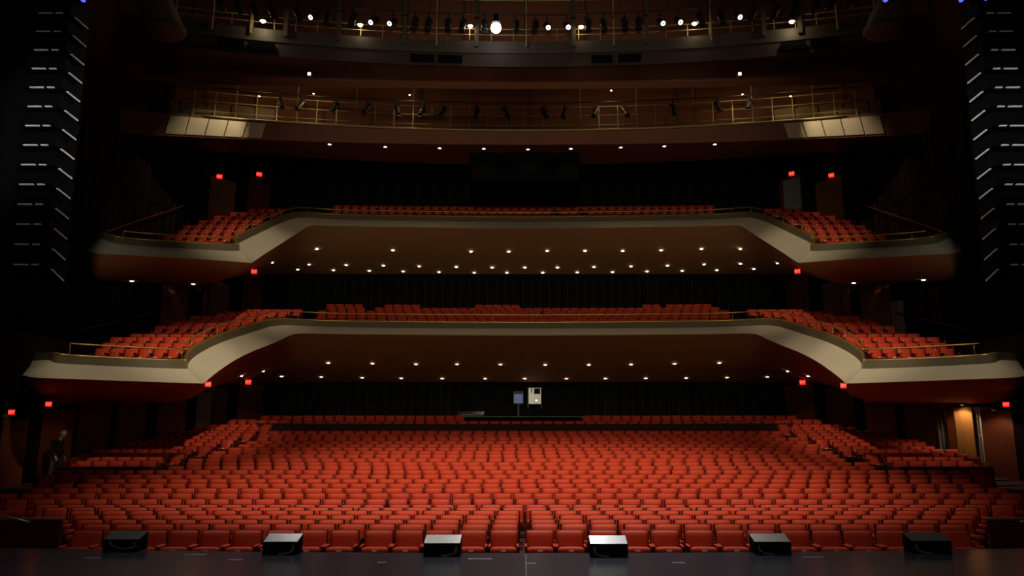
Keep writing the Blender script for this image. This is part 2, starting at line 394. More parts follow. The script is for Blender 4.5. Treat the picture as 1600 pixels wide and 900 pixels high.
for nm, B in BAL.items():
    half = smooth_path([P(*e) for e in B['edge']])
    wl = smooth_path(B['wall'])
    E0 = both(half); WL = both(wl); n = len(E0); mid = n//2
    # arc length from the centre and inward normals (towards the stage / the void)
    E1, E2, RAIL, E1b, E2b = [], [], [], [], []
    S = [0.0]*n
    for d in (1, -1):
        for k in range(1, mid+1): S[mid+d*k] = S[mid+d*(k-1)]+(E0[mid+d*k]-E0[mid+d*(k-1)]).length
    raw = []
    for k in range(n):
        t = E0[min(k+1, n-1)]-E0[max(k-1, 0)]; raw.append(Vector((t.y, -t.x, 0)).normalized())      # points to the void
    sg = [S[k]*(1 if k >= mid else -1) for k in range(n)]
    for k in range(n):
        acc_ = Vector((0, 0, 0)); wsum = 0
        for q in range(n):
            d_ = abs(sg[q]-sg[k])
            if d_ < 2.4:
                seg = (abs(sg[min(q+1, n-1)]-sg[max(q-1, 0)]))/2; w_ = seg*(1-d_/2.4); acc_ += raw[q]*w_; wsum += w_
        nor = acc_/wsum; nor *= 1+.55*(1-nor.length)
        h1 = interp(S[k], B['h1']); h2 = interp(S[k], B['h2'])
        fe_ = min(1, max(0, (S[0]-S[k])/4)); fe_ = .12+.88*fe_*fe_*(3-2*fe_); a = E0[k]-nor*.92*fe_+Vector((0, 0, h1)); b = a-nor*.04+Vector((0, 0, h2))
        E1.append(a); E2.append(b); E2b.append(b-nor*.18); RAIL.append(b-nor*.09+Vector((0, 0, B['rail'])))
    root = thing('balcony', 'lower balcony, wide pale curved front with brass rail on its sloping arms' if nm == 'lower' else 'upper balcony, narrower pale curved front below the ceiling canopies', 'balcony', (0, 39, E0[mid].z))
    off = -Vector((0, 39, E0[mid].z))
    sh = lambda L: [p+off for p in L]
    soff_rows = []
    for k in range(9):
        t = k/8; soff_rows.append([a.lerp(b, t)-Vector((0, 0, B['sag']*math.sin(math.pi*t)*min(1, S[i]/12))) for i, (a, b) in enumerate(zip(E0, WL))])
    so = MB().grid([sh(r) for r in soff_rows]).obj('soffit', M[B['soff']], root, False); so['label'] = 'brown underside with recessed lamps'
    MB().grid([sh(E0), sh(E1)]).obj('fascia', M['fascia'], root, False)
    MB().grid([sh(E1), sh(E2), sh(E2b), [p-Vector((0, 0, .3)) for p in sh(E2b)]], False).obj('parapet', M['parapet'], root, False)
    MB().tube([p+Vector((0, 0, .02)) for p in sh([(a+b)/2 for a, b in zip(E2, E2b)])[6:-6]], .045, 6).obj('ledge_trim', M['brass'], root)
    rl = MB().tube(sh(RAIL)[10:-10], .028, 8).obj('handrail', M['brass'], root)
    acc = 0; last = None
    for k in range(10, n-10):
        if last is None or (RAIL[k]-last).length > (1.05 if S[k] > 9 else 1.9):
            last = RAIL[k]; q = last+off
            MB().tube([q-Vector((0, 0, B['rail'])), q], .014, 5).obj('rail_post', M['brass'], rl)
    vs = [p for r in soff_rows for p in r]; nn = n
    SOFF[nm] = BVHTree.FromPolygons(vs, [(i*nn+j, i*nn+j+1, (i+1)*nn+j+1, (i+1)*nn+j) for i in range(8) for j in range(nn-1)])
    B['root'] = root; B['off'] = off; B['rim'] = [(p.x, p.y) for p in E2b[mid:]]
# balcony seating: image row top, depth, outer |dx|, inner X (0 = right across)
LB = [(556, 27.4, 662, 12.5), (544, 28.4, 672, 12.5), (535, 29.4, 655, 12.5), (526, 30.4, 638, 12.5), (520.5, 31.4, 618, 12.5), (508, 34, 580, 12.55), (503, 35, 560, 12.55), (498, 36, 538, 12.55), (493, 37, 517, 12.55), (489.2, 38, 487, 12.55), (485.8, 39, 465, 12.55), (482.5, 40, 440, 12.55)]
LC = [(496, 40.8), (490.8, 41.9), (485.6, 43.0), (480.6, 44.1), (475.8, 45.2)]
UB = [(376, 32.6, 582, 12.55), (367, 33.8, 570, 12.55), (359, 35, 550, 12.55), (351, 36.2, 528, 12.55), (343, 37.4, 506, 12.55), (336, 38.6, 485, 12.55), (330.5, 39.8, 460, 12.55), (325, 41, 434, 12.55)]
UC = [(334.6, 43.1), (327.6, 44.2), (321.5, 45.3)]
for nm, arms, cen in (('lower', LB, LC), ('upper', UB, UC)):
    fl = MB(); off = BAL[nm]['off']; T = Matrix.Translation(off)
    for j, (y, Y, dxe, xi) in enumerate(arms):
        z = zat(y, Y)-HB; xo = dxe*Y/diry(y)
        near_ = [px for px, py in BAL[nm]['rim'] if abs(py-(Y-.3)) < .75 and 9 < px < 14.5]
        if near_: xi = max(near_)+.04
        for sgn in (-1, 1):
            x = xi+.3+.27*(j % 2)
            while x < xo+.05: BULK.append((sgn*x, Y, z, -sgn*.1)); x += .541
            fl.box(*sorted((sgn*xi, sgn*(xo+1.3))), Y-.62, (arms[j+1][1]-.62 if j+1 < len(arms) else Y+.4), z-.06, z, T)
    for j, (y, Y) in enumerate(cen):
        zc = zat(y, Y)-HB; lim = 11.7 if j else 11.2
        if j == len(cen)-1 and nm == 'lower': rng = [(-11.8, -9.2), (-8.4, -6.2), (-3, -.1), (7.0, 8.2), (8.4, 11.2)]
        else: rng = [(-lim, lim)]
        for a, b in rng:
            x = a+.27+.27*(j % 2)
            while x < b-.2:
                if not (random.random() < .02): BULK.append((x, Y-.3*(x/12)**2, zc, -x*.01))
                x += .541
        fl.box(-12.1, 12.1, Y-.7, Y+.22 if j+1 < len(cen) else 47.3, zc-.06, zc, T)
    fl.obj('floor_tiers', M['tread'], BAL[nm]['root'])
# ------------------------------------------------------------------ all further seats as one object
def bulk_template():
    parts = []
    b = MB().pillow(.488, .45, .085, BACKM, 4, 6); parts.append((b, 0))
    b = MB().box(-.264, .264, .008, .05, -.26, .236, BACKM); parts.append((b, 3))
    b = MB().box(-.22, .22, -.36, .02, .505, .535); parts.append((b, 0))
    b = MB().box(-.225, .225, -.355, .03, .42, .505); parts.append((b, 1))
    b = MB().box(-.05, .05, -.368, -.36, .508, .532); parts.append((b, 2))
    b = MB(); [b.box(s*.236-.018, s*.236+.018, -.34, .05, .64, .69) for s in (-1, 1)]; [b.box(s*.236-.014, s*.236+.014, -.24, .02, 0, .6) for s in (-1, 1)]; parts.append((b, 1))
    b = MB(); [b.box(s*.236-.012, s*.236+.012, -.348, -.338, .65, .685) for s in (1,)]; parts.append((b, 2))
    vs, fs, mi, sm = [], [], [], []
    for b, m in parts:
        n = len(vs); vs += b.v; fs += [tuple(n+i for i in f) for f in b.f]; mi += [m]*len(b.f); sm += b.sm
    return np.array(vs), fs, mi, sm
tv, tf, tm, ts = bulk_template()
nv = len(tv); N = len(BULK)
allv = np.zeros((N*nv, 3)); 
for k, (X, Y, z, rz) in enumerate(BULK):
    c, s_ = math.cos(rz), math.sin(rz)
    allv[k*nv:(k+1)*nv, 0] = X+tv[:, 0]*c-tv[:, 1]*s_; allv[k*nv:(k+1)*nv, 1] = Y+tv[:, 0]*s_+tv[:, 1]*c; allv[k*nv:(k+1)*nv, 2] = z+tv[:, 2]
loops = np.concatenate([np.array(f) for f in tf]); lens = np.array([len(f) for f in tf])
me = bpy.data.meshes.new('theatre_seating'); L = len(loops); NF = len(tf)
me.vertices.add(N*nv); me.vertices.foreach_set('co', allv.ravel())
me.loops.add(N*L); me.loops.foreach_set('vertex_index', (loops[None, :]+(np.arange(N)*nv)[:, None]).ravel())
me.polygons.add(N*NF); st = np.concatenate([[0], np.cumsum(lens)[:-1]])
me.polygons.foreach_set('loop_start', (st[None, :]+(np.arange(N)*L)[:, None]).ravel())
me.polygons.foreach_set('material_index', np.tile(np.array(tm), N)); me.polygons.foreach_set('use_smooth', np.tile(np.array(ts), N))
for k in ('red', 'shell', 'plate', 'redside'): me.materials.append(M[k])
me.update(calc_edges=True); me.validate()
tag(link('theatre_seating', me), 'far rows of red seats in the rear stalls and on both balconies', 'seating', None, 'stuff')
print('bulk seats', N, 'individual', n_ind)

# ------------------------------------------------------------------ walls
LOW = [(17.2, 6), (17.2, 38), (16.75, 40), (16.3, 47.4)]
UPP = [(21.5, 6), (21.5, 30), (17.8, 42), (16.9, 47.6)]
def wall_strip(poly, sgn, z0, z1):
    return [[(sgn*x, y, z0) for x, y in poly], [(sgn*x, y, z1) for x, y in poly]]
for sgn, nm in ((-1, 'left'), (1, 'right')):
    struct('wall_%s_lower' % nm, MB().grid(wall_strip(LOW, sgn, -1.2, 5.3), False), M['sidewall'], False)
    mb = MB().grid(wall_strip(UPP, sgn, 3.2, 27), False)
    mb.add([(sgn*17.1, 6, 3.2), (sgn*21.6, 6, 3.2), (sgn*21.6, 31, 3.2), (sgn*17.1, 31, 3.2)], [(0, 1, 2, 3)])
    struct('wall_%s' % nm, mb, M['sidewall'], False)
    sl = MB(); rnd = random.Random(3)
    for (xa, ya), (xb, yb) in zip(UPP, UPP[1:]):
        d = math.hypot(xb-xa, yb-ya); u = .2
        while u < d:
            t = u/d; x, y = lerp(xa, xb, t), lerp(ya, yb, t)
            if y > 14:
                z0 = 3.3+rnd.random()*9; z1 = z0+4+rnd.random()*9
                sl.box(*sorted((sgn*(x-.13), sgn*(x+.02))), y-.03, y+.03, z0, min(z1, 26))
            u += .28+rnd.random()*.45
    struct('trim_%s_slats' % nm, sl, M['sideslat'])
    cu = 0
    for line in ([(112, 226), (150, 258), (180, 278), (240, 310), (290, 335)], [(105, 325), (130, 342), (160, 357), (200, 376)], [(70, 410), (110, 430), (150, 447)], [(0, 493), (50, 515), (95, 530)], [(237, 225), (280, 253), (315, 270)]):
        pts = [polyhit(x if sgn < 0 else 1640-x, y, [(a-.22, b) for a, b in UPP]) for x, y in line]
        struct('trim_%s_edge_%d' % (nm, cu), MB().tube(pts, .035, 6), M['sideslat']); cu += 1
    for lab, line in (('upper', [(168, 362), (205, 349), (250, 334), (322, 310)]), ('lower', [(60, 538), (125, 516), (180, 503), (245, 487)])):
        pts = [polyhit(x if sgn < 0 else 1640-x, y, [(a-.3, b) for a, b in UPP]) for x, y in line]
        h = MB().tube(pts, .04, 6).obj('handrail', M['wood']); tag(h, 'sloping wooden wall handrail above the %s balcony, on the %s side wall' % (lab, nm), 'handrail')
mb = MB().add([(-18, 47.6, -1), (18, 47.6, -1), (18, 47.6, 27), (-18, 47.6, 27)], [(0, 1, 2, 3)])
struct('wall_back', mb, M['darkwall'], False)
sl = MB(); rnd = random.Random(5)
for z0, z1, zz in ((2.3, 5.1, 1), (9.2, 11.8, 2), (15, 19, 3)):
    x = -15.8
    while x < 15.8:
        if not (zz == 1 and abs(x+.2) < 3.8): sl.box(x-.025, x+.025, 47.35, 47.58, z0, z1)
        x += .56 if zz < 3 else 1.1
        if rnd.random() < .12: sl.box(x-.5, x-.1, 47.4, 47.5, (z0+z1)/2, (z0+z1)/2+.05)
struct('trim_back_slats', sl, M['slat'])
struct('ceiling', MB().add([(-23, 6, 27), (23, 6, 27), (23, 48, 27), (-23, 48, 27)], [(0, 1, 2, 3)]), M['darkwall'], False)

# wood panels and slatted screens along the side walls
def side_panel(name, x0, x1, ytop, ybot, poly, m, label=None, cat=None, out=.35, leaf=None):
    a = polyhit(x0, ybot, poly); b = polyhit(x1, ybot, poly)
    if abs(a.x*1000+0) < 0: pass
    near, far = (a, b) if a.y < b.y else (b, a)
    zt = zat(ytop, (near.y+far.y)/2); zb = min(zat(ybot, near.y), zat(ybot, far.y))-.5
    sg = math.copysign(1, near.x)
    f2 = far-Vector((sg*out, 0, 0))
    mb = MB().add([(near.x, near.y, zb), (f2.x, f2.y, zb), (far.x, far.y+.05, zb), (near.x, near.y, zt), (f2.x, f2.y, zt), (far.x, far.y+.05, zt)], [(0, 1, 4, 3), (1, 2, 5, 4), (0, 2, 1), (3, 4, 5)])
    o = mb.obj(name, M[m])
    if label: tag(o, label, cat)
    else: o['kind'] = 'structure'
    return o, near, f2, zb, zt
k = 1
def shrink(poly, d): return [(a-d, b) for a, b in poly]
LOWI, UPPI = shrink(LOW, .03), shrink(UPP, .03)
panels = [  # x0, x1, ytop, ybottom, wall, material
    (-6, 18, 655, 745, LOWI, 'wood'), (57, 92, 640, 735, LOWI, 'wood'), (116, 152, 626, 720, LOWI, 'wood'), (178, 211, 628, 705, LOWI, 'wood'), (242, 276, 628, 690, LOWI, 'wood'), (322, 342, 606, 668, LOWI, 'wood'), (370, 399, 600, 660, LOWI, 'wood'),
    (1237, 1275, 600, 660, LOWI, 'wood'), (1303, 1338, 606, 668, LOWI, 'wood'), (1367, 1403, 628, 690, LOWI, 'wood'), (1430, 1468, 628, 705, LOWI, 'wood'), (1500, 1532, 629, 722, LOWI, 'wood'), (1557, 1592, 640, 740, LOWI, 'wood'),
    (250, 281, 440, 502, UPPI, 'wood'), (315, 347, 440, 494, UPPI, 'wood'), (378, 411, 428, 486, UPPI, 'wood'), (1231, 1266, 428, 486, UPPI, 'wood'), (1298, 1331, 440, 494, UPPI, 'wood'), (1357, 1395, 440, 502, UPPI, 'wood'),
    (325, 345, 279, 336, UPPI, 'door'), (1300, 1321, 277, 336, UPPI, 'door'), (385, 412, 280, 322, UPPI, 'wood'), (1222, 1236, 280, 322, UPPI, 'wood')]
for p in panels:
    side_panel('pillar', *p[:4], p[4], p[5])
o, a, b, zb, zt = side_panel('lit_door', 1508, 1527, 637, 722, shrink(LOW, .32), 'door', 'orange wooden door lit from above, right of a pale slatted screen', 'door', .22)
MB().tube([lerp(a, b, .75)+Vector((0, -.1, 0)), lerp(a, b, .75)+Vector((0, -.1, .45))], .02, 6).obj('pull_handle', M['black'], o).location.z = 0
o, *_ = side_panel('entry_door', 1285, 1299, 283, 334, UPPI, 'door', 'brown wooden vestibule door on the upper balcony, right of the white door', 'door', .3)
o, *_ = side_panel('entry_door', 347, 357, 283, 334, UPPI, 'door', 'brown wooden vestibule door on the upper balcony, left side', 'door', .3)
o, *_ = side_panel('open_door', 1238, 1254, 277, 326, UPPI, 'pale', 'pale grey open door under an exit sign on the upper balcony', 'door', .5)
o, *_ = side_panel('door_post', 305, 318, 613, 668, shrink(LOW, .3), 'pale', 'pale door post under the lower balcony corner, left of a wood panel', 'door post', .3)
def screen(x0, x1, ytop, ybot, poly, m, label, bars=4):
    t = thing('slatted_screen', label, 'screen'); inn = shrink(poly, .12)
    for q in range(bars):
        x = lerp(x0, x1, (q+.5)/bars); b = polyhit(x, ybot, inn); tz = zat(ytop, b.y)
        MB().box(b.x-.05, b.x+.05, b.y-.06, b.y+.06, b.z-.4, tz).obj('slat', M[m], t)
    a, b = polyhit(x0+1, ybot, inn), polyhit(x1-1, ybot, inn); h = zat(lerp(ytop, ybot, .5), (a.y+b.y)/2)
    MB().tube([(a.x, a.y, h), (b.x, b.y, h)], .045, 6).obj('cross_rail', M[m], t)
for args in [(1469, 1494, 628, 712, LOW, 'pale', 'pale lit slatted screen left of the lit orange door'), (1533, 1556, 636, 725, LOW, 'pale', 'pale lit slatted screen between the lit door and the exit panel'),
        (1404, 1428, 630, 695, LOW, 'slat', 'dark slatted screen between two wood panels of the right stalls wall'), (1340, 1365, 612, 675, LOW, 'slat', 'dark slatted screen under the corner of the lower balcony, right wall'),
        (1277, 1302, 600, 662, LOW, 'slat', 'dark slatted screen between two exit signs, right rear of the stalls'), (344, 369, 600, 662, LOW, 'slat', 'dark slatted screen between two exit signs, left rear of the stalls'),
        (277, 303, 612, 675, LOW, 'slat', 'dark slatted screen beside the pale post of the left stalls wall'), (212, 240, 630, 695, LOW, 'slat', 'dark slatted screen between the third and fourth wood panels, left stalls wall'),
        (153, 177, 630, 712, LOW, 'slat', 'dark slatted screen between the second and third wood panels, left stalls wall'), (93, 115, 630, 725, LOW, 'slat', 'dark slatted screen behind the standing person'),
        (20, 55, 640, 740, LOW, 'slat', 'dark slatted screen between the two exit signs nearest the stage, left'), (283, 313, 445, 497, UPP, 'slat', 'dark slatted screen behind the lower balcony seats, left wall'),
        (1396, 1416, 470, 512, UPP, 'pale', 'pale slatted screen behind the lower balcony seats, right wall'), (1256, 1283, 275, 330, UPP, 'slat', 'dark slatted screen between the white door and brown door, upper balcony'),
        (359, 384, 275, 330, UPP, 'slat', 'dark slatted screen between the two left exit signs, upper balcony')]:
    screen(*args)

for x, y, dY, e, lab in ((1503, 632, -.9, 22, 'small pale lamp above the orange door of the right stalls wall'), (1552, 640, -.9, 9, 'small lamp above the pale slatted screen left of the rightmost exit sign'), (8, 652, -.9, .8, 'small dim lamp above the leftmost wood panel of the stalls')):
    b = polyhit(x, y, LOW); b = P(x, y, b.y+dY)
    l = thing('door_lamp', lab, 'lamp', b); MB().lathe([(.03, .1), (.09, .08), (.11, -.04), (.09, -.04), (.02, .02)], 14).obj('shade', M['pale'], l); MB().lathe([(.01, .02), (.07, -.02), (.07, -.035), (.01, -.035)], 12).obj('bulb', M['bulb'], l); MB().tube([(0, 0, .09), (0, 0, .5)], .012, 6).obj('stem', M['pale'], l)
    lamp('SPOT', 'door_lamp_light', (-math.copysign(.35, x-CX), -.1, -.1), (0, .3, -2), e*2.2, (1, .78, .48), .05, 135, .4, parent=l)
# ------------------------------------------------------------------ recessed downlights
RING = MB().lathe([(.085, .02), (.085, -.012), (.13, -.018), (.135, .005), (.13, .02)], 14).mesh('trim_ring', M['pale'])
DISC = MB().lathe([(.001, -.004), (.084, -.004), (.084, .012), (.001, .012)], 14).mesh('bulb', M['bulb'])
DISC2 = MB().lathe([(.001, -.006), (.08, -.006), (.08, .012), (.001, .012)], 14).mesh('bulb', M['bulb'])
def downlight(pos, label, group, power=0, big=False):
    t = thing('downlight', label, 'ceiling light', pos, 0, group)
    if not big: link('trim_ring', RING, t)
    link('bulb', DISC2 if big else DISC, t)
    if power: 
        o = lamp('SPOT', 'downlight_beam', (0, 0, -.03), (0, 0, -2), power, (1, .78, .5), .08, 120, .6, parent=t)
def dl_rows(surf, rows, tier):
    for rn, pts, pw in rows:
        for k, (x, y) in enumerate(pts):
            h = SOFF[surf].ray_cast(Vector((0, 0, CZ)), ray(x, y))
            if h[0] is None: print('downlight misses', surf, x, y); continue
            downlight(h[0]-Vector((0, 0, .02)), 'round lit downlight under the %s balcony, %s row, %s from the left' % (tier, rn, nth(k+1)), 'downlights under the %s balcony' % tier, pw, True)
dl_rows('upper', [('front', [(495, 389), (614, 391), (736, 393), (795, 393), (855, 392), (914, 392), (973, 392), (1033, 391), (1096, 389), (1157, 389)], 12),
    ('middle', [(425, 410), (483, 413), (541, 414), (599, 415), (655, 416), (713, 417), (769, 418), (820, 418), (871, 418), (928, 417), (986, 416), (1043, 415), (1100, 413), (1157, 412), (1215, 411)], 12),
    ('rear', [(465, 421), (521, 422), (577, 423), (630, 424), (686, 425), (741, 426), (792, 426), (848, 426), (902, 425.5), (957, 425), (1011, 424), (1066, 423), (1120, 422), (1178, 420)], 0),
    ('side arm', [(206, 439), (302, 443.5), (1334, 442), (1443, 437)], 0)], 'upper')
dl_rows('lower', [('front', [(513, 567), (582, 568), (650, 569), (714, 569), (782, 569.5), (852, 570), (920, 570), (986, 569.5), (1054, 568.5), (1124, 567)], 12),
    ('rear', [(377, 587), (440, 588), (502, 589), (566, 590), (627, 591), (691, 591.5), (758, 591.7), (820, 591.7), (885, 591.7), (946, 591.5), (1009, 591), (1072, 590.5), (1136, 589.8), (1199, 588.8), (1263, 587.3)], 34),
    ('side', [(411, 580), (1231, 580)], 0)], 'lower')

# ------------------------------------------------------------------ exit signs
def exit_sign(x, y, Y, rz, label):
    hit = [b.ray_cast(Vector((0, 0, CZ)), ray(x, y-6.5))[0] for b in (SOFF['upper'], SOFF['lower'])]
    hit = [h.y for h in hit if h is not None and 300 < y]
    p = P(x, y, polyhit(x, y+10, UPP).y-.5 if y < 300 else min([Y-1.3]+[h+.1 for h in hit])); t = thing('exit_sign', label, 'exit sign', p, rz, 'exit signs'); s_ = p.y/1200*8.6
    w, h = s_*.5, s_*.44
    MB().rbox(-w-.02, w+.02, 0, .1, -h-.02, h+.02, .012, 1, None, False).obj('case', M['black'], t)
    MB().box(-w, w, -.012, -.001, -h, h).obj('face', M['exitred'], t)
    c = bpy.data.curves.new('lettering', 'FONT'); c.body = 'EXIT'; c.align_x = 'CENTER'; c.align_y = 'CENTER'; c.size = h*1.5; c.extrude = .004; c.materials.append(M['exitglow'])
    o0 = bpy.data.objects.new('lettering', c); COL.objects.link(o0); dg = bpy.context.evaluated_depsgraph_get(); lm = bpy.data.meshes.new_from_object(o0.evaluated_get(dg)); bpy.data.objects.remove(o0)
    o = link('lettering', lm, t); o.location = (0, -.018, 0); o.rotation_euler = (math.pi/2, 0, 0); o.scale = (min(1, .72), 1, 1)
    MB().tube([(0, .05, h+.02), (0, .05, h+.09)], .012, 6).obj('stem', M['black'], t)
for a in [(343, 276, 42.3, .5, 'red exit sign above brown doors on the upper balcony, left wall'), (405, 272.5, 45.5, .5, 'red exit sign at the dark left rear corner of the upper balcony'),
          (1237, 271.5, 45.5, -.5, 'red exit sign above the pale grey door on the upper balcony'), (1299, 274, 42.3, -.5, 'red exit sign above brown doors on the upper balcony, right wall'),
          (397, 424.5, 45.6, .4, 'red exit sign between both balconies at the left'), (1246, 424, 45.6, -.4, 'red exit sign between both balconies at the right'),
          (325, 600.5, 40.2, .5, 'red exit sign beside the left corner tip of the lower balcony'), (388, 597, 45.6, .3, 'red exit sign under the lower balcony at the left rear'),
          (1254, 597.5, 45.6, -.3, 'red exit sign under the lower balcony at the right rear'), (1318, 602.5, 40.2, -.5, 'red exit sign beside the right corner tip of the lower balcony'),
          (18, 644, 25.0, .6, 'red exit sign closest to the left end of the stage'), (76, 631.5, 27.4, .6, 'red exit sign above the person standing at the left wall'), (1572, 632, 27.2, -.6, 'red exit sign right of the lit orange door')]:
    exit_sign(*a)

# ------------------------------------------------------------------ ceiling canopies and catwalks
def arc(Yc, sag_at, sag, X): return Yc-sag*(X/sag_at)**2
def sweep(prof, X0, X1, n, f):
    """prof: list of (dy, z) ; f(X) -> (Y, dz)"""
    rows = []
    for dy, z in prof:
        rows.append([(X, f(X)[0]+dy, z+f(X)[1]) for X in [lerp(X0, X1, i/n) for i in range(n+1)]])
    return rows
c1 = lambda X: (arc(32, 19.7, .9, X), 0)
t = thing('acoustic_canopy', 'front brown ceiling canopy, plain curved band below the lighting catwalk', 'ceiling canopy', (0, 32, 17.1)); T = Vector((0, 32, 17.1))
rows = sweep([(0, 17.1), (.25, 18.5), (1.0, 18.5), (.5, 17.4), (0, 17.1)], -20.5, 20.5, 40, lambda X: (c1(X)[0], .9*(X/20)**2*0))
MB().grid([[Vector(p)-T for p in r] for r in rows], False).obj('canopy_body', M['canopy'], t, False)
up = sweep([(.2, 18.45), (.3, 19.3)], -20.5, -8.5, 12, c1); MB().grid([[Vector(p)-T for p in r] for r in up], False).obj('canopy_wing', M['canopy'], t, False)
up = sweep([(.2, 18.45), (.3, 19.3)], 8.5, 20.5, 12, c1); MB().grid([[Vector(p)-T for p in r] for r in up], False).obj('canopy_wing', M['canopy'], t, False)
for X, Y_ in ((-9.2, 31.6), (9.4, 31.6)):
    b = P(484 if X < 0 else 1155, 117, 31.7); 
    l = thing('canopy_light', 'small pale lamp on the front canopy face, %s of centre' % ('left' if X < 0 else 'right'), 'lamp', b)
    MB().rbox(-.09, .09, -.1, .16, -.1, .1, .02, 1).obj('housing', M['pale'], l); MB().box(-.06, .06, -.115, -.1, -.06, .06).obj('lens', M['bulb'], l)
struct('wall_catwalk_backing', MB().grid(sweep([(0, 18.5), (0, 26.5)], -21.4, 21.4, 30, lambda X: (arc(34.6, 20, 2.0, X), 0)), False), M['backing'], False)
sl = MB()
for X in (-19, -17.5, -15.8, -12.3, -9, -6, -3, 0, 3, 6, 9, 12.3, 15.8, 17.5, 19): 
    Y_ = arc(34.6, 20, 2, X)-.05; sl.box(X-.04, X+.04, Y_-.06, Y_, 18.4, 26)
struct('trim_backing_battens', sl, M['post'])

CW = lambda X: (arc(30, 12.5, 1.4, X), 0)
t = thing('lighting_catwalk', 'front lighting catwalk with solid parapet and olive rails', 'catwalk', (0, 30, 17.9)); T = Vector((0, 30, 17.9))
g = lambda rows: MB().grid([[Vector(p)-T for p in r] for r in rows], False)
g(sweep([(0, 17.75), (0, 18.3), (.12, 18.3), (.12, 17.9), (1.3, 17.9), (1.3, 17.75), (0, 17.75)], -16.2, 16.2, 40, CW)).obj('deck', M['deck'], t, False)
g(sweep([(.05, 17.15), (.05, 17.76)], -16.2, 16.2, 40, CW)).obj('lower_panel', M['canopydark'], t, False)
for px0, px1, y0, y1 in [(341, 378, 51, 63), (388, 427, 55, 68), (641, 678, 83, 92), (684, 722, 83, 93), (924, 957, 83, 92), (966, 1001, 82, 91), (1219, 1255, 53, 66), (1266, 1305, 48, 61)]:
    a, b = P(px0, (y0+y1)/2, 29.8), P(px1, (y0+y1)/2, 29.8); zc = 17.45
    ya = CW(a.x)[0]; yb = CW(b.x)[0]; sc = ya/29.8
    MB().prism([(a.x*sc, ya-.03, 17.28), (b.x*sc, yb-.03, 17.28), (b.x*sc, yb-.03, 17.62), (a.x*sc, ya-.03, 17.62)], (0, .1, 0)).obj('opening', M['blackcloth'], t).location = -T
for dz, r in ((.28, .022), (.55, .025), (1.9, .03)):
    MB().tube([Vector((X, CW(X)[0]-.02, 18.3+dz))-T for X in [lerp(-16, 16, i/32) for i in range(33)]], r, 6).obj('rail', M['rail'], t)
for px in [270, 330, 392, 447, 530, 633, 683, 745, 822, 896, 958, 1010, 1110, 1193, 1250, 1310, 1372]:
    X = (px-CX)*CW((px-CX)*.0268)[0]/1098; Y_ = CW(X)[0]
    fat = px in (447, 530, 633, 745, 896, 1010, 1193, 1250)
    w = .09 if fat else .03
    MB().box(X-w, X+w, Y_-.12, Y_-.04, 18.0, 24).obj('post', M['post' if fat else 'rail'], t).location = -T
for px in range(360, 1340, 34):
    X = (px-CX)*CW((px-CX)*.0268)[0]/1098; MB().box(X-.015, X+.015, CW(X)[0]-.035, CW(X)[0]-.005, 18.3, 18.86).obj('baluster', M['rail'], t).location = -T
PZ = 19.2
PW = lambda X: arc(29.4, 10, 1.0, X)
pt = thing('lighting_pipe', 'long black curved pipe carrying the front row of spotlights', 'pipe', (0, 29.4, PZ)); MB().tube([(X, PW(X)-29.4, 0) for X in [lerp(-15, 15, i/30) for i in range(31)]], .035, 8).obj('bar', M['pipe'], pt)
for i in range(-7, 8): MB().tube([(i*2, PW(i*2)-29.4, 0), (i*2, PW(i*2)-29.4, 4)], .012, 5).obj('hanger', M['pipe'], pt)

# stage spotlights hanging from the pipe
SB = MB().lathe([(.02, -.34), (.1, -.34), (.13, -.24), (.13, .05), (.11, .08), (.11, .3), (.135, .32), (.135, .4), (.11, .4), (.1, .34), (.02, .34)], 14).mesh('body', M['black'])
YK = MB(); YK.tube([(-.16, 0, 0), (-.16, .02, .3), (.16, .02, .3), (.16, 0, 0)], .014, 6); YOKE = YK.mesh('yoke', M['pipe'])
CL = MB().box(-.03, .03, -.03, .05, .28, .52).mesh('clamp', M['pipe'])
LN = MB().lathe([(.002, .352), (.102, .352), (.102, .345), (.002, .345)], 14); LENS = LN.mesh('lens', M['lens']); LENSLIT = LN.mesh('lens', M['lenslit']); LENSBLUE = LN.mesh('lens', M['blue'])
HUB = MB().lathe([(.002, .362), (.034, .362), (.034, .35), (.002, .35)], 10).mesh('lens_hub', M['lens'])
DOOR = MB().box(-.13, .13, .0, .006, .4, .52).mesh('barn_door', M['black'])
def spotlight(x, y, Y, aim, label, group, lit=0, scale=1.0, cat='stage light', zf=None):
    """x, y: pixel of the body; aim: pixel direction of the nose"""
    p = P(x, y, Y)
    if zf is not None: p.z = zf; p.x = (x-CX)*Y/diry(y)
    t = thing('stage_spotlight', label, cat, p, 0, group); t.scale = (scale,)*3
    dxp, dyp = aim; q = Vector((dxp, -.85 if lit else -.45, -dyp)).normalized().to_track_quat('Z', 'Y')
    def sub(n, d):
        o = link(n, d, t); o.rotation_mode = 'QUATERNION'; o.rotation_quaternion = q; return o
    sub('body', SB); ln = sub('lens', {0: LENS, 1: LENSLIT, 2: LENSBLUE}[lit])
    if lit == 1: link('lens_hub', HUB, ln)
    if lit == 0: sub('barn_door', DOOR)
    link('yoke', YOKE, t); link('clamp', CL, t); return t
un = [(344, 6), (372, 13), (397, 16), (424, 19), (464, 25), (512, 31), (551, 37), (648, 44), (669, 46), (700, 46), (723, 45), (757, 45), (806, 45), (836, 46), (919, 45), (943, 45), (976, 45), (998, 45), (1094, 36), (1126, 29), (1177, 22), (1212, 14), (1242, 14), (1274, 10), (1299, 7), (1330, 3)]
lt = [(491, 32), (584, 42), (613, 45), (855, 44), (886, 44), (1033, 43), (1060, 40), (1152, 28)]
def pY(x): return PW((x-CX)*.027)
k = 0
